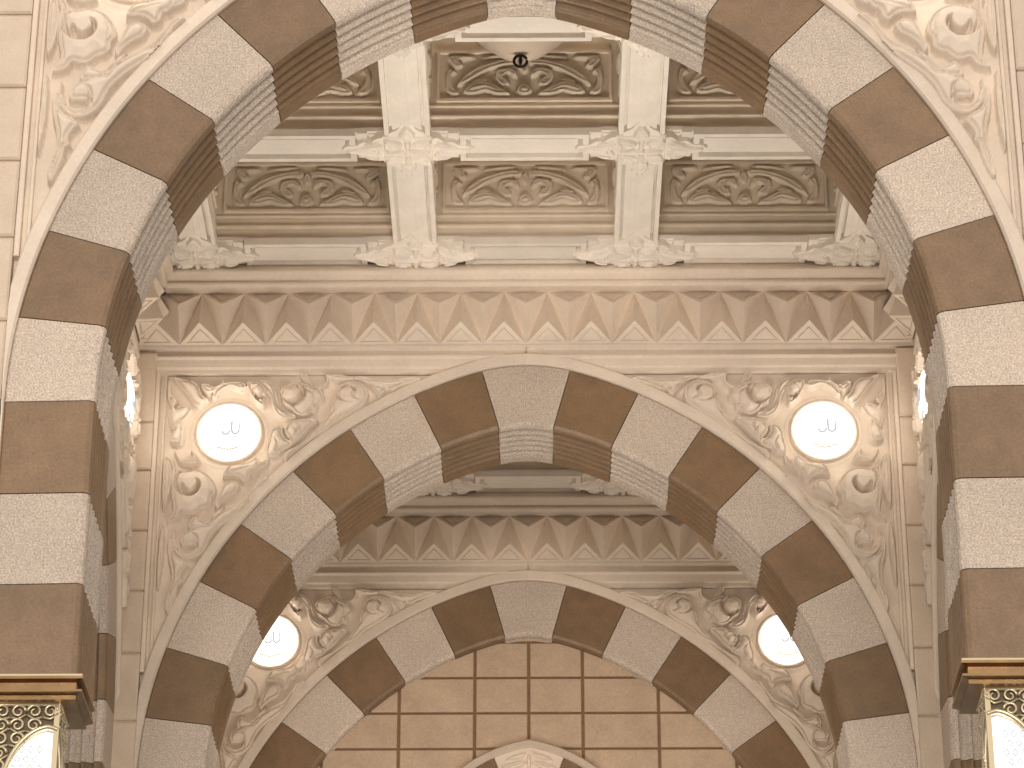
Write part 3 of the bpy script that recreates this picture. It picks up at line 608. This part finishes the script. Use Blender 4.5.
# ================================================================ brass lantern capitals under the nearest arch
def lantern(side, label):
    zc = 5.705 + K1*side*2.35
    r = thing('lantern_capital', label, 'lantern', (side*2.145, Y1, EYE+zc))
    S = side
    def X(x): return S*x            # local x grows outwards from the opening
    # cornice: stepped brass moulding round the pier (front and inner faces)
    prof = [(.0, 0.0), (.035, .0), (.035, -.014), (.0, -.022), (-.012, -.045), (.0, -.062), (.032, -.068), (.032, -.08), (-.01, -.09), (-.02, -.108), (-.06, -.108), (-.10, -.108)]
    mb = MB(); path = [(.95, -1, 0, 0), (.0, -1, -1, 0), (.0, -1, -1, 1)]
    rings = []
    for (xx, yy) in ((.95, 'f'), (0, 'c'), (0, 'b')):
        ring = []
        for o_, z in prof:
            if yy == 'f': ring.append((X(.95), -o_, z))
            elif yy == 'c': ring.append((X(-o_), -o_, z))
            else: ring.append((X(-o_), THICK-.17, z))
        rings.append(ring)
    mb.rings(rings, closed=False, caps=False)
    mb.box(*sorted((X(.0), X(.95))), .0, THICK-.17, -.1085, -.002)
    mb.build('cornice', BRASS, r)['label'] = 'brown brass stepped cornice'
    mb = MB(); mb.box(*sorted((X(-.03), X(.95))), -.03, THICK-.17, -.0005, .012); mb.build('cornice_rim', GRILLE, r)['label'] = 'bright top edge of the cornice'
    # lantern body
    bx0, by0, zt, zb = .085, .06, -.108, -1.15
    mb = MB(); mb.box(*sorted((X(bx0+.03), X(.95))), by0+.03, THICK-.22, zb, zt); mb.build('glass', PANE, r)['label'] = 'bright white glass'
    # lattice drawn on the glass: small diamonds
    mb = MB(); 
    for i in range(14):
        for j in range(16):
            cx_, cz = bx0+.085+.042*i+(.021 if j % 2 else 0), -.33-.048*j
            if cx_ > .9: continue
            for a, b in (((-.013, 0), (0, .018)), ((0, .018), (.013, 0)), ((.013, 0), (0, -.018)), ((0, -.018), (-.013, 0))):
                mb.tube([(X(cx_+a[0]), by0+.028, cz+a[1]), (X(cx_+b[0]), by0+.028, cz+b[1])], .0032, 4)
    mb.build('lattice', LATTICE, r)['kind'] = 'stuff'
    # pierced grille over front and inner side, cut by a pointed opening
    def grille(conv, W, apex, spread):
        mb = MB()
        def top(u): return -.108
        def low(u):
            d = abs(u-apex)/spread
            return (-.225 - .28*(1-math.sqrt(max(0, 1-min(d, 1)**2))) - (.03*min(d, 1)) if d < 1 else -.535 - .6*min(1, (d-1)*8))
        # border following the pointed opening
        us = np.linspace(.0, W, 120)
        rim = [(u, low(u)) for u in us]
        mb.tube([conv(u, z, .0) for u, z in rim], .012, 8)
        mb.tube([conv(u, z-.022, .004) for u, z in rim], .006, 6)
        mb.tube([conv(0, -.113, 0), conv(W, -.113, 0)], .010, 6)
        # scrolls filling the space
        g = random.Random(7); cells = .078
        nx = int(W/cells)+1
        for i in range(nx):
            for j in range(11):
                u0, z0 = cells*(i+.5), -.108-cells*.9*(j+.55)
                if u0 > W-.02: continue
                if z0-.03 < low(u0)+.0: continue
                sgn = 1 if (i+j) % 2 else -1; pts = []
                for q in range(16):
                    a = q/15*2*pi*1.25; rad = .036*(1-q/15*.72); pts.append((u0+sgn*rad*math.cos(a+g.random()*.05), z0+rad*math.sin(a)))
                mb.tube([conv(min(max(u, 0), W), z, .0) for u, z in pts], [.0085-.003*q/15 for q in range(16)], 6)
                mb.tube([conv(min(max(u0-sgn*.038, 0), W), z0-.03, 0), conv(u0, z0-.04, 0), conv(min(max(u0+sgn*.042, 0), W), z0-.012, 0)], .007, 6)
        return mb
    f = grille(lambda u, z, d: (X(bx0+u), by0-.002+d, z), .80, .05, .20); f.build('pierced_grille', GRILLE, r, smooth=True)
    f = grille(lambda u, z, d: (X(bx0-.002+d), by0+u, z), .28, .0, .20); f.build('pierced_grille', GRILLE, r, smooth=True)
    mb = MB(); mb.box(*sorted((X(bx0-.006), X(bx0+.02))), by0-.006, by0+.02, zb, zt); mb.build('corner_bar', GRILLE, r)
    # back plate behind the pierced work
    mb = MB()
    for (n_, W) in (('f', .80), ('s', .28)):
        apex, spread = (.05, .20) if n_ == 'f' else (0, .20)
        us = np.linspace(0, W, 120)
        rr = []
        for u in us:
            d = abs(u-apex)/spread; lo = -.225 - .28*(1-math.sqrt(max(0, 1-min(d, 1)**2))) - .03*min(d, 1) if d < 1 else -.535 - .6*min(1, (d-1)*8)
            if n_ == 'f': rr.append([(X(bx0+u), by0+.012, -.108), (X(bx0+u), by0+.012, lo), (X(bx0+u), by0+.02, lo), (X(bx0+u), by0+.02, -.108)])
            else: rr.append([(X(bx0+.012), by0+u, -.108), (X(bx0+.012), by0+u, lo), (X(bx0+.02), by0+u, lo), (X(bx0+.02), by0+u, -.108)])
        mb.rings(rr)
    mb.build('grille_backing', IRON2, r)
    return r
IRON2 = mat('dark_bronze', (.13, .095, .06), .5, .5)
lantern(-1, 'lit brass lantern capital at the lower left corner of the nearest arch')
lantern(1, 'lit brass lantern capital at the lower right corner of the nearest arch')
bpy.context.view_layer.update()
